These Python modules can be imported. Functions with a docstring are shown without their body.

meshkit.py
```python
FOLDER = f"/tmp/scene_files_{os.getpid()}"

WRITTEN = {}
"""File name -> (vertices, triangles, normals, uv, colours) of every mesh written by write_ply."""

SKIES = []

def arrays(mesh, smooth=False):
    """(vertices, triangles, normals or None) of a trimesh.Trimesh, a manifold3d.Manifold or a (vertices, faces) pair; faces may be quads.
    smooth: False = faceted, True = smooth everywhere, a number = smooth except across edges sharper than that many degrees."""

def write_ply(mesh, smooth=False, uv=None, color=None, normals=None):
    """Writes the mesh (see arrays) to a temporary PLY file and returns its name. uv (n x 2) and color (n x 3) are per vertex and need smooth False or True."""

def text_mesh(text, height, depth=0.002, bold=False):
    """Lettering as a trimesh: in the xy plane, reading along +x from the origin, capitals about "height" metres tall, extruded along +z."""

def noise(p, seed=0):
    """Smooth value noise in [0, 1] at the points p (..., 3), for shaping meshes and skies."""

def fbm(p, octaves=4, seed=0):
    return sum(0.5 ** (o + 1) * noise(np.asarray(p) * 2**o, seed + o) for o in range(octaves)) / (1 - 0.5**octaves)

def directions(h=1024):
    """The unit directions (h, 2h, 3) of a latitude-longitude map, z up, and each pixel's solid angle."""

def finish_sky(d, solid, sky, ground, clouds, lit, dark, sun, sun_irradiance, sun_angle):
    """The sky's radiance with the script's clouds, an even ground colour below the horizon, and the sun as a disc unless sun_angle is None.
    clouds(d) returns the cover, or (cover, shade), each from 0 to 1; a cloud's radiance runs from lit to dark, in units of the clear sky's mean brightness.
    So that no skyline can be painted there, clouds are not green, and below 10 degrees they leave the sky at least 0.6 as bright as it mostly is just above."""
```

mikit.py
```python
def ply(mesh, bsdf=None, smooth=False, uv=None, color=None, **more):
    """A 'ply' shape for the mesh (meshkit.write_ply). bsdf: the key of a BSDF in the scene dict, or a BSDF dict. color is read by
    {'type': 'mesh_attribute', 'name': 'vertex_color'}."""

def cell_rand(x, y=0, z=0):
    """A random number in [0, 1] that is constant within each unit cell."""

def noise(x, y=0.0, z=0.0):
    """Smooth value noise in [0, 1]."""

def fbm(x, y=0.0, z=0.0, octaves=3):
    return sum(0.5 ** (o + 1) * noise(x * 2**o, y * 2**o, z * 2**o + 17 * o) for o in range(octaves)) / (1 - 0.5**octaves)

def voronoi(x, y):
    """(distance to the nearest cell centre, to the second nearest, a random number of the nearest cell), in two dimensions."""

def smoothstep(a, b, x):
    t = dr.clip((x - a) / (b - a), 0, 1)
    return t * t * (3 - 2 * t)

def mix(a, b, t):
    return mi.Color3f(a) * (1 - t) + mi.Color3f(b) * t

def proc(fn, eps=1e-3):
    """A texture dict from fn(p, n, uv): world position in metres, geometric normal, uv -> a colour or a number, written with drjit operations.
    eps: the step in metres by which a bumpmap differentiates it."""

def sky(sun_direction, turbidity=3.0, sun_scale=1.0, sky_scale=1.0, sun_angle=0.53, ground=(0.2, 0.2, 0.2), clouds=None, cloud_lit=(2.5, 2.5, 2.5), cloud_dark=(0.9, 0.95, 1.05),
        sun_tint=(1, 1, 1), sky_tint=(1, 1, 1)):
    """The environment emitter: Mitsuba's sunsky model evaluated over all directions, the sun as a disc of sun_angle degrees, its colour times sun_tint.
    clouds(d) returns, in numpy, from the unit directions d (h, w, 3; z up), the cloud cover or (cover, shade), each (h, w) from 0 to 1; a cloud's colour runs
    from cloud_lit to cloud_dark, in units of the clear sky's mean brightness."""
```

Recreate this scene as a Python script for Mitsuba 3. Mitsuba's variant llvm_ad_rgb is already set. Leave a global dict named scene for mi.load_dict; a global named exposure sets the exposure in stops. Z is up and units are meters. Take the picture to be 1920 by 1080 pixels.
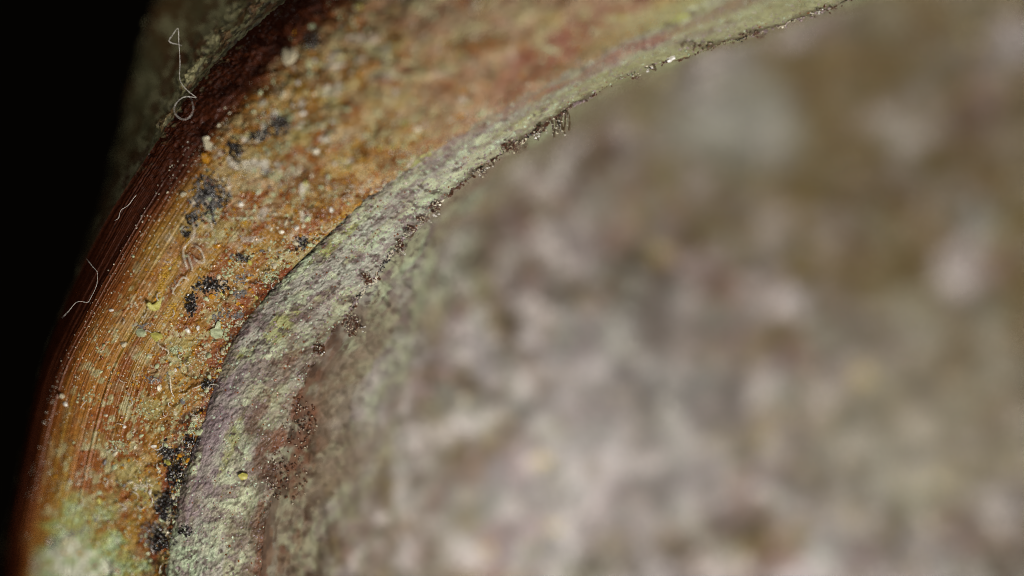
import numpy as np, trimesh, mitsuba as mi, mikit
from meshkit import noise as N3, fbm as F3
from scipy.interpolate import CubicSpline, PchipInterpolator
from scipy.spatial import cKDTree

T = mi.ScalarTransform4f
scene, labels = {}, {}

# ------------------------------------------------------------------ camera, lamps, exposure
W, D, CZ = 0.20, 0.60, 0.50            # width of the plane in focus, distance to it, height of the axis
scene['type'] = 'scene'
scene['camera'] = {
    'type': 'thinlens', 'fov': float(2*np.degrees(np.arctan(W/2/D))), 'fov_axis': 'x',
    'aperture_radius': 0.040, 'focus_distance': D, 'near_clip': 0.05, 'far_clip': 20.0,
    'to_world': T().look_at(origin=[0, -D, CZ], target=[0, 0, CZ], up=[0, 0, 1])}
exposure = 0.8


def lamp(key, pos, aim, w, h, power, label):
    pos, aim = np.array(pos, float), np.array(aim, float)
    q = trimesh.Trimesh([[-w/2, -h/2, 0], [w/2, -h/2, 0], [w/2, h/2, 0], [-w/2, h/2, 0]], [[0, 1, 2], [0, 2, 3]], process=False)
    m = T().look_at(origin=pos.tolist(), target=aim.tolist(), up=[0, 0.3, 1])
    scene[key] = mikit.ply(q, {'type': 'diffuse', 'reflectance': {'type': 'rgb', 'value': 0.3}}, to_world=m,
                           emitter={'type': 'area', 'radiance': {'type': 'rgb', 'value': list(power)}})
    labels[key] = {'label': label, 'category': 'lamp'}


lamp('lamp_panel', (0.12, -0.26, 0.27), (-0.01, 0, 0.48), 0.16, 0.12, (17, 16.3, 15.2), 'square white lamp panel below and to the right of the lens')
lamp('fill_lamp', (-0.20, -0.62, 0.85), (-0.03, 0, 0.52), 0.14, 0.14, (6.5, 6.3, 5.9), 'added fill lamp high above the lens, out of view')  # added fill, lifts the dim outer wall


# ------------------------------------------------------------------ materials
def pr(col, rough=0.5, spec=0.5, **k):
    c = {'type': 'mesh_attribute', 'name': 'vertex_color'} if col is None else {'type': 'rgb', 'value': list(col)}
    return {'type': 'twosided', 'bsdf': {'type': 'principled', 'base_color': c, 'roughness': rough, 'specular': spec, **k}}


scene['m_rim'] = pr(None, 0.5, 0.2, clearcoat=0.18, clearcoat_gloss=0.9)
scene['m_ledge'] = pr(None, 0.6, 0.35)
scene['m_face'] = pr(None, 0.75, 0.25)
scene['m_outer'] = pr(None, 0.55, 0.4)
MATS = {'cream': ((.50, .44, .30), .35), 'pale_green': ((.42, .46, .27), .45), 'mint': ((.45, .53, .40), .5), 'sulphur': ((.40, .36, .07), .5),
        'sulphur_orange': ((.48, .27, .02), .35), 'amber': ((.42, .19, .015), .15), 'rust': ((.20, .055, .012), .22), 'dark_rust': ((.085, .032, .014), .35), 'soot': ((.021, .018, .017), .18), 'ash': ((.16, .15, .145), .5), 'white': ((.66, .62, .54), .3),
        'mauve': ((.27, .2, .2), .5)}
for k, (c, r) in MATS.items():
    scene['m_' + k] = pr(c, r, 0.6)
scene['m_glint'] = pr((.6, .55, .42), 0.12, 1.0, clearcoat=1.0)
scene['m_glass'] = {'type': 'dielectric', 'int_ior': 1.5, 'ext_ior': 1.0}
scene['m_thread'] = pr((.60, .52, .40), 0.2, 0.8)
scene['m_dark_outline'] = pr((.10, .065, .03), 0.08, 1.0, clearcoat=1.0)  # dark spikes put in for the dark outlines of clear glass
scene['m_bright'] = pr((.85, .82, .78), 0.1, 1.0, clearcoat=1.0)  # white colour standing in for the sparkle of clear crystal
scene['m_fibre'] = pr((.62, .58, .52), 0.3, 0.6)
scene['m_backdrop'] = pr((.012, .009, .006), 0.9, 0.1)


# ------------------------------------------------------------------ curves of the object, each at twelve stations round its rim
def at(px, off):
    """A point by its direction from the lens and its distance (mm) in front of the plane in focus."""
    px, off = np.asarray(px, float), np.asarray(off, float)/1000
    k = W/1920*(D-off)/D
    return np.stack([(px[..., 0]-960)*k, -off, CZ+(540-px[..., 1])*k], -1)


ST = np.arange(-1, 11)
C1 = [(-30, 1500), (5, 1080), (25, 950), (62, 760), (105, 615), (196, 420), (285, 280), (368, 160), (478, 50), (620, -60), (850, -200), (1300, -420)]
C2 = [(0, 1500), (32, 1080), (52, 940), (97, 740), (158, 600), (262, 415), (345, 285), (440, 155), (560, 35), (700, -80), (930, -220), (1380, -430)]
CM = [(150, 1500), (185, 1080), (220, 910), (265, 735), (330, 600), (430, 450), (540, 335), (680, 205), (830, 75), (1030, -50), (1330, -180), (1800, -380)]
C3 = [(315, 1500), (312, 1080), (343, 900), (398, 735), (455, 608), (570, 482), (700, 364), (845, 264), (1040, 150), (1280, 25), (1560, -95), (2000, -270)]
C4 = [(490, 1500), (488, 1080), (522, 880), (580, 705), (660, 575), (745, 463), (850, 355), (990, 255), (1180, 143), (1420, 62), (1700, -35), (2150, -170)]
CW = [(-20, 1500), (20, 1080), (42, 948), (84, 765), (122, 614), (193, 408), (230, 245), (275, 65), (362, -80), (500, -200), (720, -360), (1150, -600)]
O1 = [-42, -28, -19, -11.5, -8, -3.5, -1, 0, 0.5, 1, 2, 3]
O2 = [-34, -20, -12, -5, -1, 1.0, 2.6, 4.6, 7, 9, 11, 13]
OM = [-16, -9, -4, 0, 0.8, 2.8, 7, 12.5, 17.5, 21, 22, 24]
O3 = [-4, -2, -.5, 0, 0, 1, 3, 6, 8.5, 11, 13, 15]
O4 = [-2, -1, -.5, 0, 0, 0, 0, 0, 0, 0, 0, 0]
OW = [-45, -42, -40, -36, -33, -30, -27, -26, -26, -26, -26, -26]


def along(c, o):
    return CubicSpline(ST, at(c, o))


K1, K2, KM, K3, K4 = along(C1, O1), along(C2, O2), along(CM, OM), along(C3, O3), along(C4, O4)
KW = along(CW, OW)


def profile(curves, tk, s, t, kind=CubicSpline):
    P = np.stack([c(s) for c in curves])                 # (k, ns, 3)
    return kind(tk, P, axis=0)(t)                        # (nt, ns, 3)


def normals(P):
    n = np.cross(np.gradient(P, axis=1), np.gradient(P, axis=0))
    n /= np.linalg.norm(n, axis=-1, keepdims=True)+1e-12
    return np.where(n[..., 1:2] > 0, -n, n) if n[..., 1].mean() < 0 else -n


def grid_mesh(P):
    nt, ns = P.shape[:2]
    i = np.arange(nt*ns).reshape(nt, ns)
    a, b, c, d = i[:-1, :-1].ravel(), i[:-1, 1:].ravel(), i[1:, 1:].ravel(), i[1:, :-1].ravel()
    return trimesh.Trimesh(P.reshape(-1, 3), np.vstack([np.stack([a, b, c], 1), np.stack([a, c, d], 1)]), process=False)


def ss(a, b, x):
    t = np.clip((x-a)/(b-a), 0, 1)
    return t*t*(3-2*t)


def mixc(a, b, t):
    return a*(1-t[..., None])+np.asarray(b, float)*t[..., None]


def fb(x, y, z=0, o=4, seed=0):
    return F3(np.stack(np.broadcast_arrays(x, y, z), -1), o, seed)


def st(x, lo=.35, hi=.65):
    return ss(lo, hi, x)


ARC = np.concatenate([[0], np.cumsum(np.linalg.norm(np.diff(KM(np.linspace(-1, 10, 400)), axis=0), axis=1))])   # metres along the rim
ARC_S = np.linspace(-1, 10, 400)


def spread(s0, s1, n):
    a0, a1 = np.interp([s0, s1], ARC_S, ARC)
    return np.interp(np.linspace(a0, a1, n), ARC, ARC_S)


OBJ = 'corroded_metal_disc'
labels[OBJ] = {'label': 'corroded copper disc seen at its crusted brown and green rim, dull mottled face behind', 'category': 'metal disc'}


def part(name, mesh, mat, color=None, smooth=True):
    scene[f'{OBJ}__{name}'] = mikit.ply(mesh, mat, smooth=smooth, color=color)


# ---- the brown rim, from its dark outer crest to the crease
s = spread(-0.55, 9.2, 1500)
t = np.linspace(0, 1, 520)
RIM_T = [0, .17, .58, 1]
P = profile([K1, K2, KM, K3], RIM_T, s, t)
S, Tt = np.meshgrid(np.interp(s, ARC_S, ARC), t)         # S in metres along the rim
SS = np.broadcast_to(s, S.shape)
u, v = S*1000, Tt*36                                     # both about in millimetres
Nn = normals(P)
up = ss(3.6, 6.5, SS)                                    # the granular upper stretch
gr = (1-ss(.32, .72, Tt+.5*(fb(u*.06, v*.25, 3)-.5)))*(1-up)      # where the lathe grooves survive
groove = fb(u*.012, v*2.3, 1, 3, 5)-.5+.6*(fb(u*.03, v*6, 2, 2, 6)-.5)
Q = P*1000


def f3(f, off, o=4, seed=0):
    """Noise in space, f features per millimetre."""
    return F3(Q*f+off, o, seed)


lump = f3(.28, 2, 5, 7)-.5
fine = f3(1.3, 5, 4, 8)-.5
h = groove*(.12+.6*fb(u*.06, v*.25, 4, 3, 13))*gr+lump*(1.6+1.6*up)*(1-.75*gr)*ss(0, .2, Tt)+fine*(.6+.5*up)*(1-.6*gr)
pit = ss(.60, .72, f3(.5, 9, 3, 11))
h -= pit*.6*(1-gr)
P = P+Nn*(h/1000)[..., None]
RIM_P, RIM_N, RIM_s, RIM_t = P, normals(P), s, t
c = np.broadcast_to([.245, .112, .018], P.shape).copy()
c = mixc(c, [.32, .175, .03], st(f3(.16, 1, 3, 21)))
c = mixc(c, [.34, .19, .025], st(fb(u*.02, v*.6, 1, 3, 20), .48, .64)*gr*.8)
c = mixc(c, [.20, .048, .010], st(fb(u*.03, v*.4, 4, 3, 22), .49, .64)*.75)
c = mixc(c, [.31, .18, .03], st(fb(u*.013, v*2.3, 1, 3, 5), .5, .7)*gr*.6)
c = mixc(c, [.13, .035, .008], st(fb(u*.012, v*3.1, 8, 3, 25), .54, .7)*gr*.5)
c = mixc(c, [.30, .085, .02], st(fb(u*.03, v*.3, 14, 3, 27), .5, .62)*.55*ss(.25, .1, abs(Tt-.28)))
red = ss(.72, .9, Tt+.1*(f3(.1, 3, 3, 12)-.5))*ss(.36, .55, fb(u*.07, v*.2, 5, 3, 23))*.85*(1-.75*up)
c = mixc(c, [.23, .06, .03], red)
pale = st(f3(.42, 6, 4, 24), .54, .66)*ss(.2, .55, Tt+.3*up)
c = mixc(c, [.38, .33, .17], pale*(.35+.15*up))
c = mixc(c, [.33, .33, .12], st(f3(.17, 16, 4, 28), .55, .66)*.5*ss(.25, .6, Tt))
# granular upper stretch: pale and dark blotches
blot = st(f3(.30, 63, 3, 38), .53, .62)*ss(2.8, 5, SS)*ss(.22, .4, Tt)
c = mixc(c, [.48, .37, .20], blot*.6)
c = mixc(c, [.14, .055, .008], st(f3(.25, 66, 3, 39), .52, .62)*ss(2.8, 5, SS)*.75*ss(.2, .4, Tt))
c = mixc(c, [.52, .48, .40], st(f3(.42, 67, 2, 48), .66, .74)*ss(3.2, 5, SS)*.85*ss(.2, .35, Tt))
pk = ss(5.9, 7.6, SS+2.0*(Tt-.5))
c = mixc(c, [.35, .235, .15], pk*st(f3(.13, 31, 4, 29), .36, .58)*.8)
c = mixc(c, [.20, .055, .035], ss(6.2, 7.2, SS)*st(fb(u*.045, v*.16, 33, 3, 30), .44, .56)*ss(.68, .86, Tt)*.9)
c = mixc(c, [.15, .07, .03], pk*st(f3(.22, 34, 3, 49), .54, .64)*.7)
gpu = ss(6.8, 8.3, SS)*ss(.80, .95, Tt+.15*(fb(u*.06, v*.2, 39, 3, 33)-.5))
c = mixc(c, [.30, .33, .15], gpu*.8)
# the mint and white bloom near the lower end
trail = ss(.74, .88, Tt+.25*(f3(.15, 75, 4, 97)-.5))*ss(2.6, 1.8, SS)*st(f3(.5, 76, 4, 98), .42, .56)
c = mixc(c, [.045, .025, .014], trail*.85)
b = ss(1.0, -.2, SS+1.6*(f3(.16, 41, 4, 31)-.5))*ss(.30, .08, abs(Tt-.46)+.7*(f3(.2, 44, 4, 32)-.5))
c = mixc(c, [.30, .34, .09], ss(.03, .35, b)*.75)
c = mixc(c, [.37, .47, .27], ss(.25, .55, b)*st(f3(.4, 47, 3, 104), .3, .5)*.85)
c = mixc(c, [.60, .60, .46], ss(.5, .85, b)*st(f3(.35, 46, 3, 99), .3, .55))
# crest band turned from the lamp: its shade painted dark red-brown
c = mixc(c, [.17, .04, .006], ss(.35, .20, Tt+.14*(f3(.1, 50, 3, 37)-.5))*.9)
crest_shade = ss(.27+.05*ss(3.5, 5, SS), .13+.05*ss(3.5, 5, SS), Tt+.07*(fb(u*.1, v*.3, 51, 3, 34)-.5))
c = mixc(c, [.05, .011, .003], crest_shade)
c = mixc(c, [.16, .14, .07], crest_shade*st(f3(.6, 55, 3, 35), .55, .66)*ss(4.2, 6, SS)*ss(.08, .03, Tt))
c = mixc(c, [.38, .36, .18], st(fb(u*.55, v*.9, 71, 4, 40), .57, .64)*st(fb(u*.09, v*.12, 72, 3, 47), .46, .62)*.7*ss(.2, .35, Tt))
c *= (.6+.8*f3(2.0, 61, 3, 36))[..., None]
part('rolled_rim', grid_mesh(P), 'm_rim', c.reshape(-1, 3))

# ---- the outer wall behind the crest
s = spread(-0.55, 9.2, 1000)
t = np.concatenate([np.linspace(0, .4, 160), np.linspace(.4, 1, 120)[1:]])


class Off:
    def __init__(self, k, d):
        self.k, self.d = k, np.array(d)/1000

    def __call__(self, s):
        return self.k(s)+self.d


class By:
    def __init__(self, k, d, s0, s1):
        self.k, self.d, self.s0, self.s1 = k, np.array(d)/1000, s0, s1

    def __call__(self, s):
        return self.k(s)+self.d*ss(self.s0, self.s1, np.asarray(s))[..., None]


class Mid:
    def __init__(self, a, b, w, d=(0, 0, 0)):
        self.a, self.b, self.w, self.d = a, b, w, np.array(d)/1000

    def __call__(self, s):
        return self.a(s)*(1-self.w)+self.b(s)*self.w+self.d


P = profile([Off(K1, (.25, .35, -.25)), Mid(K1, KW, .12, (.2, -1.5, -.2)), Mid(K1, KW, .5, (0, -2, 0)), KW, Off(KW, (4, 22, -4)), Off(KW, (14, 60, -14))], [0, .16, .45, .7, .85, 1], s, t, PchipInterpolator)
S, Tt = np.meshgrid(np.interp(s, ARC_S, ARC), t)
u, v = S*1000, Tt*40
P = P+normals(P)*(((fb(u*.25, v*.25, 3, 4, 41)-.5)*2.6+(fb(u*.9, v*.9, 5, 3, 94)-.5)*1.0)/1000*ss(0, .2, Tt))[..., None]
c = np.broadcast_to([.19, .11, .04], P.shape).copy()
c = mixc(c, [.22, .20, .095], st(fb(u*.1, v*.14, 2, 4, 42)))
c = mixc(c, [.17, .075, .035], st(fb(u*.12, v*.14, 7, 4, 43), .50, .62)*.6)
c = mixc(c, [.55, .52, .28], st(fb(u*.35, v*.35, 9, 3, 44), .52, .64)*.7)
gn = ss(.5, .2, Tt)*ss(4.4, 6, np.broadcast_to(s, S.shape))
c = mixc(c, [.30, .285, .14], gn*st(fb(u*.5, v*.7, 12, 4, 92), .44, .58)*.8)
c = mixc(c, [.05, .04, .02], gn*st(fb(u*.8, v*1.1, 13, 4, 93), .50, .62)*.8)
c = c*(.35+.65*ss(4.2, 6.2, np.broadcast_to(s, S.shape)))[..., None]  # shade painted in: the lower stretch fades to dark
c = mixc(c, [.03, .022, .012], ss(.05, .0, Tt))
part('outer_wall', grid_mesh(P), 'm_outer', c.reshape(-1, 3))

# ---- the green ledge, from the crease to the ragged edge
s = spread(-0.55, 9.6, 1500)
t = np.linspace(0, 1, 300)
rag = 1.0*(fb(np.interp(s, ARC_S, ARC)*1000*.22, 3, 1, 4, 51)-.5)+.5*(fb(np.interp(s, ARC_S, ARC)*1000*1.1, 3, 1, 3, 52)-.5)


def ledge_curves():
    a, e = (K3, K4)
    n = np.array([0, -1, 0])
    return [By(Mid(K3, KM, .05, (0, .45, 0)), (0, 1.1, 0), 6, 4), By(Mid(K3, K4, .10, (0, 0, 0)), (0, -.12, 0), 6, 4), Mid(K3, K4, .5, (0, -.9, 0)), Mid(K3, K4, .9, (0, -.3, 0)), K4]


P = profile(ledge_curves(), [0, .1, .5, .88, 1], s, t, PchipInterpolator)
S, Tt = np.meshgrid(np.interp(s, ARC_S, ARC), t)
SS = np.broadcast_to(s, S.shape)
u, v = S*1000, Tt*17
edge_dir = K4(s)-K3(s)
edge_dir /= np.linalg.norm(edge_dir, axis=-1, keepdims=True)
P = P+edge_dir[None]*(rag[None]*2.8*(.25+.65*ss(2, 4.5, SS))*ss(.55, 1, Tt)/1000)[..., None]
Nn = normals(P)
strk = fb(u*.10+v*.05, v*.7, 1, 4, 53)-.5
lump = fb(u*.4, v*.6, 3, 5, 54)-.5
fine = fb(u*1.8, v*2.2, 5, 3, 55)-.5
P = P+Nn*((strk*.45+(F3(P*400+3, 5, 54)-.5)*1.1+(F3(P*1800+5, 3, 55)-.5)*.55)*ss(0, .05, Tt)/1000)[..., None]
LED_P, LED_N, LED_s, LED_t = P, normals(P), s, t


def ledge_colour(u, v, tt, SS, Q):
    """Verdigris in patches and streaks; tt runs past 1 down the near part of the face."""
    shape, Q = Q.shape, Q*1000
    c = np.broadcast_to([.33, .325, .21], shape).copy()
    c = mixc(c, [.38, .44, .29], st(fb(u*.08, v*.2, 2, 4, 56), .45, .56))
    c = mixc(c, [.36, .335, .30], st(fb(u*.07, v*.26, 4, 4, 57), .5, .62)*.7)
    c = mixc(c, [.18, .125, .12], st(F3(Q*.2+6, 4, 58), .49, .59)*(.42+.28*ss(3.4, 2, SS)))
    c = mixc(c, [.31, .33, .055], st(fb(u*.08, v*.3, 8, 4, 59), .56, .66)*.75*ss(.9, .2, tt))
    flk = st(fb(u*.15, v*.3, 19, 3, 46), .42, .6)
    c = mixc(c, [.075, .05, .038], st(F3(Q*.95+10, 4, 60), .55, .64)*.85)
    c = mixc(c, [.17, .11, .11], st(F3(Q*.5+11, 4, 67), .52, .60)*.65*(1-flk*.6))
    c = mixc(c, [.47, .51, .33], st(F3(Q*.45+12, 4, 61), .51, .58)*.8*flk)
    low = ss(3.6, 1.8, SS)
    c = mixc(c, [.24, .175, .19], low*st(fb(u*.05, v*.3, 18, 4, 63), .5, .6)*ss(.6, .1, tt)*.8)
    rr = low*ss(.42, .85, tt+.5*(fb(u*.08, v*.15, 13, 3, 45)-.5))*ss(3.2, 1.6, tt)
    c = mixc(c, [.185, .14, .085], rr*.6)
    c = mixc(c, [.14, .05, .02], rr*st(fb(u*.22, v*.4, 14, 4, 62), .45, .62)*.8*ss(1.9, 1.2, tt))
    rs = ss(1.0, .45, np.hypot((SS-1.55+.5*(fb(u*.15, v*.3, 33, 3, 101)-.5))/.95, (tt-1.18+.9*(fb(u*.12, v*.2, 34, 3, 102)-.5))/.5))
    c = mixc(c, [.15, .055, .025], rs*st(F3(Q*.3+35, 4, 103), .40, .56)*.85)
    c = mixc(c, [.06, .03, .015], rr*st(fb(u*.3, v*.4, 15, 4, 70), .52, .62)*.8)
    upl = ss(5.2, 7.2, SS)
    c = mixc(c, [.22, .07, .05], upl*ss(.6, .15, tt)*st(fb(u*.05, v*.2, 27, 3, 68), .40, .54)*.85)
    c = mixc(c, [.19, .165, .10], ss(4.2, 6.2, SS)*st(fb(u*.08, v*.35, 41, 4, 106), .3, .6)*.65)
    c = mixc(c, [.25, .25, .11], upl*ss(.2, .6, tt)*st(fb(u*.05, v*.2, 29, 3, 69), .4, .6)*.6)
    return c


c = ledge_colour(u, v, Tt, SS, P)
edg = ss(.80, .97, Tt+.14*(fb(u*.15, v*.3, 21, 3, 64)-.5))
c = mixc(c, [.075, .055, .025], edg*(.9*ss(2.5, 6, SS))*st(fb(u*.12, 1, 23, 3, 65), .38, .55))
c *= (.65+.7*fb(u*2.5, v*2.5, 25, 3, 66))[..., None]
part('green_ledge', grid_mesh(P), 'm_ledge', c.reshape(-1, 3))

# ---- the sunken face beyond the ragged edge
C5 = [(740, 1540), (720, 1090), (735, 930), (765, 800), (800, 680), (830, 550), (880, 420), (990, 300), (1165, 165), (1405, 72), (1680, -20), (2130, -150)]
O5 = [-28, -27, -26, -24, -23, -25, -31, -38, -46, -52, -56, -58]
K5 = along(C5, O5)
CEN = at((2500, 1650), -52)


class Hub:
    def __init__(self, w, off):
        self.w, self.o = w, off/1000

    def __call__(self, s):
        return K5(s)*(1-self.w)+CEN*self.w+np.array([0, self.o, 0])


s = spread(-0.55, 9.6, 700)
t = np.concatenate([np.linspace(0, .25, 140), np.linspace(.25, 1, 420)[1:]])
P = profile([K4, By(Mid(K4, K5, .4, (0, 2.0, 0)), (0, -7.5, 0), 5, 2.5), K5, Hub(.16, 14), Hub(.4, 14), Hub(1, 0)], [0, .1, .25, .42, .65, 1], s, t, PchipInterpolator)
S, Tt = np.meshgrid(np.interp(s, ARC_S, ARC), t)
rg = np.interp(S[0], np.interp(LED_s, ARC_S, ARC), rag)
P = P+np.stack([np.interp(s, LED_s, edge_dir[:, k]) for k in range(3)], -1)[None]*(rg[None]*2.8*(.25+.65*ss(2, 4.5, s[None]))*ss(.08, 0, Tt)/1000)[..., None]
u0, v0 = S*1000, 17+Tt*130
SS = np.broadcast_to(s, S.shape)
x, z, y = P[..., 0]*1000, (P[..., 2]-CZ)*1000, P[..., 1]*1000
big = fb(x*.05, z*.05, y*.05, 4, 71)
mid = fb(x*.13, z*.13, y*.13, 4, 72)
P = P+normals(P)*(((mid-.5)*4+(fb(x*.5, z*.5, y*.5, 4, 73)-.5)*2.6)*ss(0, .06, Tt)/1000)[..., None]
FACE_P, FACE_N = P, normals(P)
c = np.broadcast_to([.225, .175, .143], P.shape).copy()
p_, q_ = (x+z)*.72, (x-z)*.82                              # the mottling runs a little along one diagonal
c = mixc(c, [.40, .365, .365], st(fb(p_*.05, q_*.05, y*.04, 4, 74), .45, .57)*.95)
c = mixc(c, [.13, .085, .04], st(fb(p_*.12, q_*.12, 3+y*.1, 4, 75), .47, .62)*.7)
c = mixc(c, [.21, .16, .055], st(fb(p_*.13, q_*.13, 13+y*.1, 3, 76), .52, .60)*.7)
c = mixc(c, [.23, .14, .14], st(fb(p_*.13, q_*.13, 23+y*.1, 3, 77), .48, .62)*.55)
c = mixc(c, [.31, .32, .28], st(fb(p_*.12, q_*.12, 27+y*.1, 3, 83), .53, .62)*.7)
c = mixc(c, [.58, .53, .52], st(fb(p_*.15, q_*.15, 33+y*.13, 4, 78), .52, .65)*.65)
c = mixc(c, [.07, .045, .02], st(fb(p_*.2, q_*.2, 36+y*.13, 3, 88), .53, .66)*.7)
wx = 16*(fb(x*.06, z*.06, 51, 4, 95)-.5)
wz = 16*(fb(x*.06, z*.06, 61, 4, 96)-.5)
pb = ss(1.5, .4, np.hypot((x+wx-50)/13, (z+wz-36)/11))    # a blue-grey bloom
pc = ss(1.5, .3, np.hypot((x+wx-34-.25*z)/30, (z+wz+30)/22))    # a wide pale grey patch
pd = ss(1.5, .3, np.hypot((x+wx-86)/26, (z+wz+30)/24))    # a pale khaki bloom
c = mixc(c, [.42, .395, .385], pc*.55)
c = mixc(c, [.36, .33, .24], pd*.55)
fin = st(fb(p_*.24, q_*.24, 66+y*.13, 3, 105), .40, .60)
c = c*(.72+.56*fin)[..., None]
tarn_falloff = ss(5, 65, x*.6+z+26*(fb(x*.05, z*.05, 83, 3, 81)-.5))  # brown-olive tarnish that also paints in the light falling off
c = mixc(c, [.15, .105, .03], tarn_falloff*.7*st(fb(x*.07, z*.07, 93, 3, 82), .28, .55))
c = mixc(c, [.42, .45, .43], pb*.5)
for hx, hz, hr in ((32, 7.5, 2.6), (76, -18, 3.0)):       # bokeh spots of bright grains, painted into the colour
    c = mixc(c, [.56, .45, .22], ss(1.1, .5, np.hypot(x+.25*wx-hx, z+.25*wz-hz)/hr)*.8)
c = mixc(c, [.60, .5, .28], st(fb(x*.22, z*.22, 63+y*.3, 2, 87), .80, .85)*.9)
def f3b(f):
    return fb(x*f, z*f, y*f+71, 4, 100)


near = ss(.42, .04, Tt+.35*(fb(x*.12, z*.12, y*.12, 4, 84)-.5))
c = mixc(c, mixc(ledge_colour(u0, v0, v0/17, SS, P)*.8, [.18, .135, .09], .65*st(f3b(.09), .4, .6)), near)
c *= .92*(.65+.7*fb(x*1.2, z*1.2, y*1.2, 3, 66))[..., None]
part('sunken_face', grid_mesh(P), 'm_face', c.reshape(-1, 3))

# ------------------------------------------------------------------ grains and crusts that grow on the rim
rng = np.random.default_rng(7)


def chip(seed, flat=1.0, sub=1):
    r = np.random.default_rng(seed)
    m = trimesh.creation.icosphere(subdivisions=sub)
    d = r.normal(size=(9, 3))
    d /= np.linalg.norm(d, axis=1, keepdims=True)
    k = r.uniform(.45, .95, 9)
    V = m.vertices.copy()
    for a, b in zip(d, k):                                # cut by planes: facets
        q = V@a
        V -= np.outer(np.maximum(q-b, 0), a)
    V *= [1, r.uniform(.55, .95), flat*r.uniform(.5, .9)]
    return trimesh.Trimesh(V, m.faces, process=False)


CHIPS = [chip(i, .9, 1) for i in range(8)]
FLAKES = [chip(20+i, .3, 1) for i in range(5)]
PLYCACHE = {}


def frame(n, ang):
    n = n/np.linalg.norm(n)
    a = np.cross(n, [.31, .2, .93])
    a /= np.linalg.norm(a)
    b = np.cross(n, a)
    ca, sa = np.cos(ang), np.sin(ang)
    return np.stack([a*ca+b*sa, -a*sa+b*ca, n], 1)


def rim_at(si, ti):
    j = np.clip(np.searchsorted(RIM_s, si), 0, len(RIM_s)-1)
    i = np.clip(np.round(ti*(len(RIM_t)-1)).astype(int), 0, len(RIM_t)-1)
    return RIM_P[i, j], RIM_N[i, j]


def ledge_at(si, ti):
    j = np.clip(np.searchsorted(LED_s, si), 0, len(LED_s)-1)
    i = np.clip(np.round(ti*(len(LED_t)-1)).astype(int), 0, len(LED_t)-1)
    return LED_P[i, j], LED_N[i, j]


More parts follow.
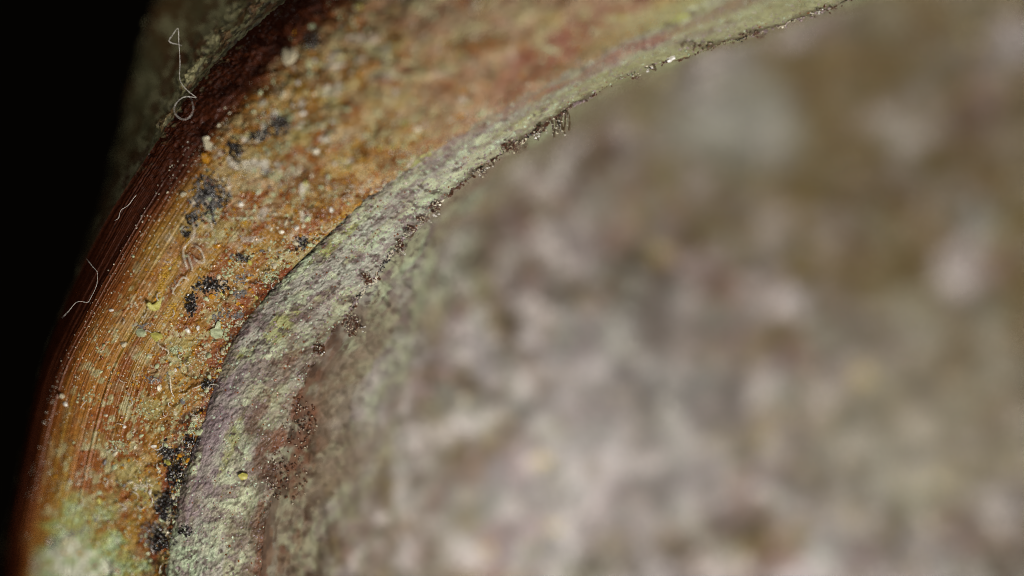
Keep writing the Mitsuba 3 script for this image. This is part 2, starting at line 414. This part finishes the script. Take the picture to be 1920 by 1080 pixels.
def project(p):
    k = W/1920*(D+p[..., 1])/D
    return np.stack([p[..., 0]/k+960, 540-(p[..., 2]-CZ)/k], -1)


step = 3
_pp = np.concatenate([RIM_P[::step, ::step].reshape(-1, 3), LED_P[::step, ::step].reshape(-1, 3), FACE_P[:110].reshape(-1, 3)])
_nn = np.concatenate([RIM_N[::step, ::step].reshape(-1, 3), LED_N[::step, ::step].reshape(-1, 3), FACE_N[:110].reshape(-1, 3)])
_tree = cKDTree(project(_pp))


def on(x, y, lift=0.0):
    """The surface point seen at that place of the photograph, and its normal."""
    _, i = _tree.query((x, y))
    return _pp[i]+_nn[i]*lift/1000, _nn[i]


def bag(meshes, pos, nor, size, r, tilt=.5):
    out = []
    for p, n, z in zip(pos, nor, size):
        m = meshes[r.integers(len(meshes))]
        R = frame(n+r.normal(size=3)*tilt, r.uniform(0, 6.28))
        out.append((np.asarray(m.vertices)*z/1000)@R.T+p+n*z*.15/1000)
    nv = np.cumsum([0]+[len(o) for o in out])
    return out, nv


def joined(meshes, pos, nor, size, r, tilt=.5):
    V, F, n = [], [], 0
    for p, nn, z in zip(pos, nor, size):
        m = meshes[r.integers(len(meshes))]
        R = frame(nn+r.normal(size=3)*tilt, r.uniform(0, 6.28))
        V.append((np.asarray(m.vertices)*z/1000)@R.T+p+nn*z*.15/1000)
        F.append(np.asarray(m.faces)+n)
        n += len(m.vertices)
    return trimesh.Trimesh(np.vstack(V), np.vstack(F), process=False)


def key_for(base):
    if base not in scene and base not in labels:
        return base
    k = 1
    while f'{base}_{k:03d}' in scene or f'{base}_{k:03d}' in labels:
        k += 1
    return f'{base}_{k:03d}'


def single(base, mesh_kind, idx, p, n, z, mat, r, tilt=.5):
    ck = (mesh_kind, idx, mat)
    if ck not in PLYCACHE:
        PLYCACHE[ck] = mikit.ply((CHIPS if mesh_kind == 'chip' else FLAKES)[idx], 'm_'+mat)
    R = frame(n+r.normal(size=3)*tilt, r.uniform(0, 6.28))*z/1000
    M = np.eye(4)
    M[:3, :3], M[:3, 3] = R, p+n*z*.15/1000
    k = key_for(base)
    scene[k] = {**PLYCACHE[ck], 'to_world': mi.ScalarTransform4f(M)}
    return k


# fine grains, too small to pick apart, by colour
def density(si, ti):
    return np.clip(.25+.9*ss(.25, .75, ti)+.5*ss(3, 6, si), .1, 1.4)


for mat, n, lo, hi, tmin in (('cream', 2600, .10, .36, .2), ('pale_green', 2600, .12, .45, .25), ('amber', 2800, .12, .45, .3), ('rust', 2600, .15, .5, .3), ('white', 900, .07, .22, .2), ('ash', 700, .12, .35, .3)):
    si, ti = rng.uniform(-.3, 8.6, n*2), rng.uniform(tmin, .99, n*2)
    cl = F3(np.stack([np.interp(si, ARC_S, ARC)*180, ti*6, si*0+len(mat)*3.3], -1), 3, 91)
    keep = (cl > rng.uniform(.25, .75, n*2))*(rng.uniform(0, 1.4, n*2) < density(si, ti))
    si, ti = si[keep][:n], ti[keep][:n]
    p, nn = rim_at(si, ti)
    sz = lo+(hi-lo)*rng.uniform(0, 1, len(si))**2.5
    k = f'{OBJ}__{mat}_grains'
    scene[k] = mikit.ply(joined(CHIPS+FLAKES[:2], p, nn, sz, rng), 'm_'+mat)
    labels[k] = {'kind': 'stuff'}
for mat, n, lo, hi in (('mint', 1500, .08, .34), ('rust', 900, .08, .3), ('mauve', 2600, .10, .36)):
    si, ti = rng.uniform(-.3, 9.0, n), rng.uniform(.03, .99, n)
    p, nn = ledge_at(si, ti)
    k = f'{OBJ}__ledge_{mat}_grains'
    scene[k] = mikit.ply(joined(FLAKES+CHIPS[:2], p, nn, lo+(hi-lo)*rng.uniform(0, 1, n)**2.5, rng, .3), 'm_'+mat)
    labels[k] = {'kind': 'stuff'}
# clumps of pale and yellow grains on the rim
for _ in range(44):
    si, ti = rng.uniform(-.2, 6.5), rng.uniform(.34, .97)
    n, rs, rt = int(rng.integers(25, 80)), rng.uniform(.05, .16), rng.uniform(.02, .06)
    a, q = rng.uniform(0, 6.28, n), rng.uniform(0, 1, n)**.6
    p, nn = rim_at(si+rs*q*np.cos(a), np.clip(ti+rt*q*np.sin(a), .05, .99))
    kk = key_for(f'{OBJ}__pale_crust')
    scene[kk] = mikit.ply(joined(CHIPS, p, nn, rng.uniform(.1, .36, n), rng, 1.0), 'm_'+rng.choice(['pale_green', 'cream', 'pale_green', 'ash']))
    labels[kk] = {'kind': 'stuff'}
for (x, y, rx, ry, n) in ((308, 512, 9, 26, 120), (302, 545, 8, 14, 60), (322, 585, 10, 20, 70), (460, 420, 10, 8, 40), (352, 452, 4, 9, 30), (330, 488, 8, 10, 40)):
    a, q = rng.uniform(0, 6.28, n), rng.uniform(0, 1, n)**.6
    pn = [on(x+rx*q[i]*np.cos(a[i])-.25*ry*q[i]*np.sin(a[i]), y+ry*q[i]*np.sin(a[i])) for i in range(n)]
    kk = key_for(f'{OBJ}__yellow_crust')
    scene[kk] = mikit.ply(joined(CHIPS, np.array([k[0] for k in pn]), np.array([k[1] for k in pn]), rng.uniform(.1, .33, n), rng, 1.0), 'm_sulphur_orange')
    labels[kk] = {'kind': 'stuff'}
si, ti = rng.uniform(1.0, 5.2, 2600), rng.uniform(.15, .99, 2600)
p, nn = rim_at(si, ti)
scene[f'{OBJ}__glints'] = mikit.ply(joined(CHIPS, p, nn, .06+.16*rng.uniform(0, 1, 2600)**2, rng, 1.0), 'm_glint')
labels[f'{OBJ}__glints'] = {'kind': 'stuff'}
# crystals large enough to pick apart
cnt = 0
while cnt < 260:
    si, ti = rng.uniform(-.2, 7.8), rng.uniform(.2, .98)
    if rng.uniform(0, 1.4) > density(si, ti):
        continue
    p, nn = rim_at(np.array([si]), np.array([ti]))
    mat = rng.choice(['cream', 'pale_green', 'amber', 'white', 'ash', 'sulphur'], p=[.3, .3, .17, .1, .08, .05])
    single(f'{OBJ}__crystal', 'chip' if rng.uniform() < .7 else 'flake', int(rng.integers(5)), p[0], nn[0], rng.uniform(.45, .85), mat, rng)
    cnt += 1

# black crusts: each a part of its own, a mound of soot-dark grains
for (x, y, rx, ry, n, ash) in ((395, 368, 33, 42, 420, .45), (362, 412, 14, 14, 60, .3), (348, 435, 10, 10, 40, .1), (525, 235, 26, 20, 130, .15), (440, 280, 16, 22, 90, .1), (487, 255, 16, 9, 45, .1),
                          (395, 535, 30, 16, 150, .15), (358, 570, 12, 22, 110, .05), (455, 482, 20, 8, 50, .3), (565, 455, 14, 14, 50, .1), (335, 850, 34, 12, 90, .15), (360, 826, 16, 10, 50, .1),
                          (312, 850, 12, 22, 80, .15), (330, 890, 18, 26, 150, .12), (312, 950, 22, 30, 220, .08), (300, 1010, 26, 26, 160, .15), (345, 995, 14, 10, 50, .1), (390, 720, 14, 9, 45, .1), (585, 80, 20, 16, 60, .2)):
    pos, nor, siz, k = [], [], [], 0
    for _ in range(n):
        a, q = rng.uniform(0, 6.28), rng.uniform(0, 1)**.6
        wob = .7+.6*rng.uniform()
        p, nn = on(x+rx*q*wob*np.cos(a), y+ry*q*wob*np.sin(a))
        pos.append(p+nn*rng.uniform(0, .9)*(1-q)/1000), nor.append(nn), siz.append(rng.uniform(.14, .5))
    pos, nor, siz = np.array(pos), np.array(nor), np.array(siz)
    kk = key_for(f'{OBJ}__black_crust')
    sel = rng.uniform(size=n) > ash+.18
    lit = (~sel) & (rng.uniform(size=n) < .22)
    scene[kk] = mikit.ply(joined(CHIPS, pos[sel], nor[sel], siz[sel], rng, 1.2), 'm_soot')
    labels[kk] = {'kind': 'stuff'}
    if (~sel).sum() > 4:
        scene[kk+'__grey_grains'] = mikit.ply(joined(CHIPS, pos[~sel], nor[~sel], siz[~sel]*.8, rng, 1.2), 'm_ash')
        scene[kk+'__pale_grains'] = mikit.ply(joined(CHIPS, pos[lit], nor[lit]*1.0+1e-6, siz[lit]*.55, rng, 1.2), 'm_white') if lit.any() else scene[kk+'__grey_grains']
        labels[kk+'__pale_grains'] = {'kind': 'stuff'}
        labels[kk+'__grey_grains'] = {'kind': 'stuff'}


# ------------------------------------------------------------------ fibres
def tube(pts, rad, n=160, sides=7, taper=.35, smooth=True):
    pts = np.asarray(pts, float)
    d = np.concatenate([[0], np.cumsum(np.linalg.norm(np.diff(pts, axis=0), axis=1))])
    c = (PchipInterpolator if not smooth else CubicSpline)(d, pts)(np.linspace(0, d[-1], n))
    tg = np.gradient(c, axis=0)
    tg /= np.linalg.norm(tg, axis=1, keepdims=True)+1e-12
    a = np.array([.3, .9, .2])
    ring = []
    for i in range(n):
        a = a-tg[i]*(a@tg[i])
        a /= np.linalg.norm(a)
        b = np.cross(tg[i], a)
        w = rad*(1+.3*np.sin(i*.9+1.7*np.sin(i*.37)))*(1-(1-taper)*max(0, 1-min(i, n-1-i)/(n*.06)))
        th = np.arange(sides)/sides*2*np.pi
        ring.append(c[i]+w*(np.outer(np.cos(th), a)+np.outer(np.sin(th), b)))
    V = np.vstack(ring+[c[:1], c[-1:]])
    F = []
    for i in range(n-1):
        for j in range(sides):
            p0, p1 = i*sides+j, i*sides+(j+1) % sides
            F += [(p0, p1, p1+sides), (p0, p1+sides, p0+sides)]
    for j in range(sides):
        F += [(n*sides, (j+1) % sides, j), (n*sides+1, (n-1)*sides+j, (n-1)*sides+(j+1) % sides)]
    return trimesh.Trimesh(V, F, process=False)


def fibre(base, pts, rad, label, mat='m_fibre', smooth=True, n=160, cat='fibre', group=None):
    k = key_for(base)
    scene[k] = mikit.ply(tube(pts, rad/1000, n=n, smooth=smooth), mat, smooth=True)
    labels[k] = {'label': label, 'category': cat}
    if group:
        labels[k]['group'] = group
    return k


def path(px, off):
    off = np.broadcast_to(off, len(px))
    return at(np.array(px, float), off)


fibre('lint_fibre', path([(341, 86), (328, 82), (317, 77), (324, 65), (333, 53), (335, 70), (336, 90), (337, 130), (338, 152), (348, 166), (358, 175), (368, 183), (352, 181), (338, 186), (328, 198), (327, 210), (336, 221), (346, 224), (357, 218), (362, 207), (361, 194), (358, 184)],
                         [1.2, 1.6, 2, 2, 1.8, 1.2, .8, 1, 1.2, 1.5, 1.5, 1.2, 2, 2.2, 2.4, 3, 3.4, 3.6, 3.8, 3.6, 3.0, 2.4]), .062, 'fine pale fibre with a kinked tip and a round loop on the dark crest')
fibre('lint_fibre', path([(256, 365), (248, 375), (243, 382), (236, 388), (228, 393), (224, 401), (223, 407), (215, 413)], [.5, .5, .5, .5, .5, .5, .5, 0]), .05, 'short wavy white fibre on the dark crest, left of the grey-black crust', smooth=False)
fibre('lint_fibre', path([(162, 485), (173, 499), (183, 513), (182, 530), (178, 543), (173, 553), (163, 567), (150, 565), (143, 567), (137, 573), (128, 584), (117, 595)], [-2, -1, -.5, 0, .3, .6, .8, .8, .4, 0, -1.5, -3]), .05, 'bent white fibre lying across the left outer edge of the rim', smooth=False)


def hug(px, lifts):
    return np.array([on(x, y, l)[0] for (x, y), l in zip(px, np.broadcast_to(lifts, len(px)))])


CUR = [([(357, 410), (367, 421), (366, 440), (358, 448), (345, 468), (342, 487), (350, 503)], 'looped grey thread running down from the grey-black crust'),
       ([(363, 457), (376, 463), (381, 472), (378, 487), (368, 489), (365, 478)], 'hooked pale thread just right of the looped grey thread'),
       ([(354, 525), (344, 523), (334, 530), (328, 541), (327, 553)], 'arched pale thread left of the lower black crust'),
       ([(352, 475), (357, 490), (361, 507)], 'short straight pale thread between the black crusts'),
       ([(378, 409), (390, 414), (396, 429)], 'short bent grey thread under the grey-black crust'),
       ([(293, 639), (301, 651), (312, 660), (314, 668)], 'short olive thread below the small yellow flake'),
       ([(316, 700), (320, 712), (322, 725), (329, 745)], 'thin pale thread in the reddish part of the rim')]
for px, lab in CUR:
    fibre('curled_thread', hug(px, [.5]+[1.1]*(len(px)-2)+[.4]), .135, lab, mat='m_thread', n=80, cat='thread')

# tiny curled shavings all over the rim
V, F, nv = [], [], 0
for _ in range(120):
    si, ti = rng.uniform(-.2, 6.0), rng.uniform(.35, .97)
    p, nn = rim_at(np.array([si]), np.array([ti]))
    R = frame(nn[0], rng.uniform(0, 6.28))
    L, a = rng.uniform(.5, 1.5), rng.uniform(-2.5, 2.5)
    q = np.linspace(-1, 1, 6)
    loc = np.stack([L*np.sin(a*q)/a, L*(1-np.cos(a*q))/a, .25+.35*(1-q*q)+.1*rng.normal(size=6)], 1)/1000
    m = tube(p+loc@R.T, rng.uniform(.04, .08)/1000, n=14, sides=5)
    V.append(m.vertices), F.append(np.asarray(m.faces)+nv)
    nv += len(m.vertices)
scene[f'{OBJ}__curled_shavings'] = mikit.ply(trimesh.Trimesh(np.vstack(V), np.vstack(F), process=False), 'm_white', smooth=True)
labels[f'{OBJ}__curled_shavings'] = {'kind': 'stuff'}


# ------------------------------------------------------------------ flakes lying on the rim
def flake(base, x, y, poly, thick, mat, label, lift=.4, cat='flake', tilt=.25):
    p, n = on(x, y, lift)
    n = n*.7+np.array([0, -1, 0])*.5
    n /= np.linalg.norm(n)
    a = np.array([1, 0, 0])-n*n[0]
    a /= np.linalg.norm(a)
    b = np.cross(n, a)
    b = b if b[2] > 0 else -b
    from shapely.geometry import Polygon
    g = Polygon([(px*W/1920, -py*W/1920) for px, py in poly]).buffer(.0002, quad_segs=3)
    m = trimesh.creation.extrude_polygon(g, thick/1000, engine='earcut')
    m = m.subdivide().subdivide()
    V = np.asarray(m.vertices)
    bend = 18*(V[:, 0]**2)+.0005*(N3(np.c_[V[:, :2]*1500, V[:, 2]*0], 5)-.5)
    m.vertices = p+np.outer(V[:, 0], a)+np.outer(V[:, 1], b)+np.outer(V[:, 2]+bend, n)
    k = key_for(base)
    scene[k] = mikit.ply(m, 'm_'+mat, smooth=40)
    labels[k] = {'label': label, 'category': cat}


flake('yellow_flake', 286, 571, [(-13, -3), (-10, -5), (-5, 1), (2, 0), (8, -4), (12, -10), (11, 2), (8, 8), (0, 10), (-8, 6)], .35, 'sulphur', 'crescent-shaped yellow flake on the striped brown rim')
flake('yellow_flake', 295, 629, [(-10, -3), (-2, -5), (8, -2), (9, 3), (3, 5), (-1, 9), (-6, 4)], .35, 'sulphur', 'small angular yellow flake below the crescent-shaped one')
flake('pale_flake', 408, 622, [(-10, -3), (-2, -6), (2, -18), (5, -17), (5, -5), (10, 1), (6, 9), (-2, 11), (-9, 7)], .5, 'pale_green', 'tailed pale green flake beside the green ledge')
flake('pale_flake', 267, 625, [(-7, -4), (2, -6), (8, 0), (4, 6), (-5, 5)], .4, 'pale_green', 'rounded pale green flake left of the small yellow flake')
flake('pale_flake', 374, 812, [(-8, -2), (-1, 1), (6, -5), (10, -2), (4, 5), (-4, 5)], .4, 'pale_green', 'pale green flake at the top of the lowest black crust')
flake('golden_flake', 457, 893, [(-7, -2), (0, -5), (7, -3), (6, 3), (-2, 5)], .5, 'sulphur', 'golden yellow flake on the grey-green ledge')
flake('golden_flake', 387, 297, [(-5, -6), (2, -7), (5, 0), (3, 8), (-3, 6)], .6, 'amber', 'bright amber flake near the dark crest')
flake('white_flake', 388, 270, [(-8, -10), (0, -12), (7, 0), (6, 12), (-3, 8)], .6, 'cream', 'cream flake just above the bright amber flake')
flake('white_flake', 555, 105, [(-12, -14), (-3, -4), (8, -14), (12, -6), (2, 8), (-8, 14), (-14, 4)], .9, 'cream', 'blurred forked cream flake near the dark crest', lift=.8)


# ------------------------------------------------------------------ glassy splinters and crust on the ragged edge
def edge_off(x, y):
    return -on(x, y)[0][1]*1000


def splinters(x, y, spikes, label, rad=.2, mat='m_glass', sparkle_bead=True):
    k = key_for('crystal_cluster')
    labels[k] = {'label': label, 'category': 'crystal cluster'}
    r = np.random.default_rng(int(x*7+y))
    for pts in spikes:
        o = np.linspace(-.3, .9, len(pts))+r.normal()*.5
        q = path(pts, o)
        kk = key_for(f'{k}__spike')
        scene[kk] = mikit.ply(tube(q, rad*r.uniform(.8, 1.25)/1000, n=24, sides=8, taper=.7), 'm_dark_outline' if r.uniform() < .35 else mat, smooth=True)
        for f in np.where(r.uniform(size=3) < .6)[0] if sparkle_bead else []:
            g = CHIPS[int(r.integers(8))].copy()
            g.apply_scale(rad*r.uniform(.9, 1.7)/1000)
            g.apply_translation(q[-1]*(1-.25*f)+q[0]*.25*f+r.normal(size=3)*.00012+[0, -.0003, 0])
            scene[key_for(f'{k}__sparkle_bead')] = mikit.ply(g, 'm_bright' if r.uniform() < .6 else 'm_glint')  # beads added as the white sparkle on the glass
    return k


def comb(x, y, n, w, dx, dy, curve, seed):
    r = np.random.default_rng(seed)
    out = []
    for i in range(n):
        f = i/(n-1)
        x0, y0 = x+w[0]*f+r.normal()*1.5, y+w[1]*f+r.normal()*1.5
        L = r.uniform(.55, 1.05)
        ex, ey = x0+dx*L+r.normal()*5, y0+dy*L+r.normal()*4
        out.append([(x0, y0), ((x0+ex)/2+curve+r.normal()*2, (y0+ey)/2+r.normal()*2), (ex, ey)])
    return out


splinters(1040, 230, comb(1026, 212, 13, (30, -14), 14, 56, 2, 3), 'hanging comb of clear glassy splinters on the ragged edge', .16)
splinters(1012, 250, comb(998, 238, 9, (22, -10), 3, 26, 2, 4), 'short clear splinters just left of the hanging comb', .17)
splinters(1255, 108, comb(1248, 102, 6, (12, -4), 8, 14, 1, 5), 'bright block of clear crystal high on the ragged edge', .34, 'm_bright')
splinters(1214, 122, comb(1210, 114, 4, (8, -3), 6, 20, 1, 6), 'tan glassy splinters left of the bright crystal block', .22)
splinters(1530, 22, comb(1522, 18, 4, (16, -4), 4, 12, 0, 7), 'tiny clear crystal at the top of the ragged edge', .2)
splinters(765, 436, [[(757, 428), (768, 426), (775, 434), (772, 443), (762, 444)], [(759, 432), (767, 431), (770, 437), (765, 441)], [(747, 466), (752, 474), (758, 478)], [(742, 468), (748, 476)]], 'curled clear splinters on the middle of the ragged edge', .18)
splinters(800, 412, [[(798, 404), (803, 411), (807, 418)], [(788, 410), (792, 416)], [(818, 396), (822, 402)], [(812, 398), (817, 405)]], 'clear splinter tips above the curled ones', .2)
splinters(665, 592, [[(655, 575), (664, 578), (668, 586), (664, 592)], [(660, 596), (670, 600), (672, 608)], [(668, 612), (680, 606), (689, 614), (684, 624)], [(676, 616), (684, 612)]], 'clear curls beside the red-brown crust at the lower edge', .2)
splinters(600, 650, [[(588, 640), (597, 648), (600, 658)], [(596, 640), (605, 650), (608, 662)], [(604, 656), (606, 663), (602, 668)]], 'golden-looking clear splinters on the lower ledge', .2)
splinters(905, 318, comb(890, 328, 8, (40, -26), 4, 8, 0, 8), 'row of tiny clear splinters above the red-brown edge crust', .15)

for (x, y, rx, ry, n) in ((962, 272, 24, 13, 110), (900, 318, 10, 6, 40), (812, 384, 8, 10, 50), (790, 408, 10, 6, 40), (768, 425, 7, 7, 30), (748, 458, 8, 14, 70), (684, 520, 10, 12, 60), (655, 605, 15, 22, 130), (595, 650, 10, 10, 40),
                          (560, 790, 34, 50, 110), (535, 890, 40, 50, 110), (1330, 82, 60, 9, 90), (1420, 62, 40, 7, 60), (1560, 12, 20, 5, 30), (1190, 140, 14, 7, 40), (1008, 238, 10, 8, 40)):
    pos, nor = [], []
    for _ in range(n):
        a, q = rng.uniform(0, 6.28), rng.uniform(0, 1)**.6
        p, nn = on(x+rx*q*np.cos(a), y+ry*q*np.sin(a))
        pos.append(p+nn*rng.uniform(0, .6)*(1-q)/1000+np.array([.15, 0, -.15])/1000*rng.uniform(0, 4)), nor.append(nn)
    kk = key_for(f'{OBJ}__edge_crust')
    scene[kk] = mikit.ply(joined(CHIPS, np.array(pos), np.array(nor), rng.uniform(.1, .4, n), rng, 1.2), 'm_dark_rust')
    q = rng.uniform(size=n) < .35
    scene[kk+'__bright_grains'] = mikit.ply(joined(CHIPS, np.array(pos)[q]+[0, -.0003, 0], np.array(nor)[q], rng.uniform(.08, .24, q.sum()), rng, 1.2), 'm_glint')
    labels[kk+'__bright_grains'] = {'kind': 'stuff'}
    labels[kk] = {'kind': 'stuff'}

# broken crust all along the ragged edge
for _ in range(46):
    s0, n = rng.uniform(2.6, 8.6), int(rng.integers(8, 46))
    L = rng.uniform(.02, .14)
    j = np.clip(np.searchsorted(LED_s, s0+L*rng.normal(size=n)), 0, len(LED_s)-1)
    p, nn = LED_P[-1, j]+rng.normal(size=(n, 3))*[.00022, .00015, .00022], LED_N[-1, j]
    kk = key_for(f'{OBJ}__edge_crust')
    scene[kk] = mikit.ply(joined(CHIPS, p, nn, rng.uniform(.08, rng.uniform(.2, .5), n), rng, 1.2), 'm_'+rng.choice(['dark_rust', 'soot', 'dark_rust', 'mauve', 'glint']))
    labels[kk] = {'kind': 'stuff'}

# ------------------------------------------------------------------ dark backdrop
b = trimesh.creation.box(extents=(4, .02, 4))
b.apply_translation([0, 1.2, CZ])
scene['backdrop'] = mikit.ply(b, 'm_backdrop')
labels['backdrop'] = {'label': 'black backdrop behind the disc', 'category': 'backdrop', 'kind': 'structure'}
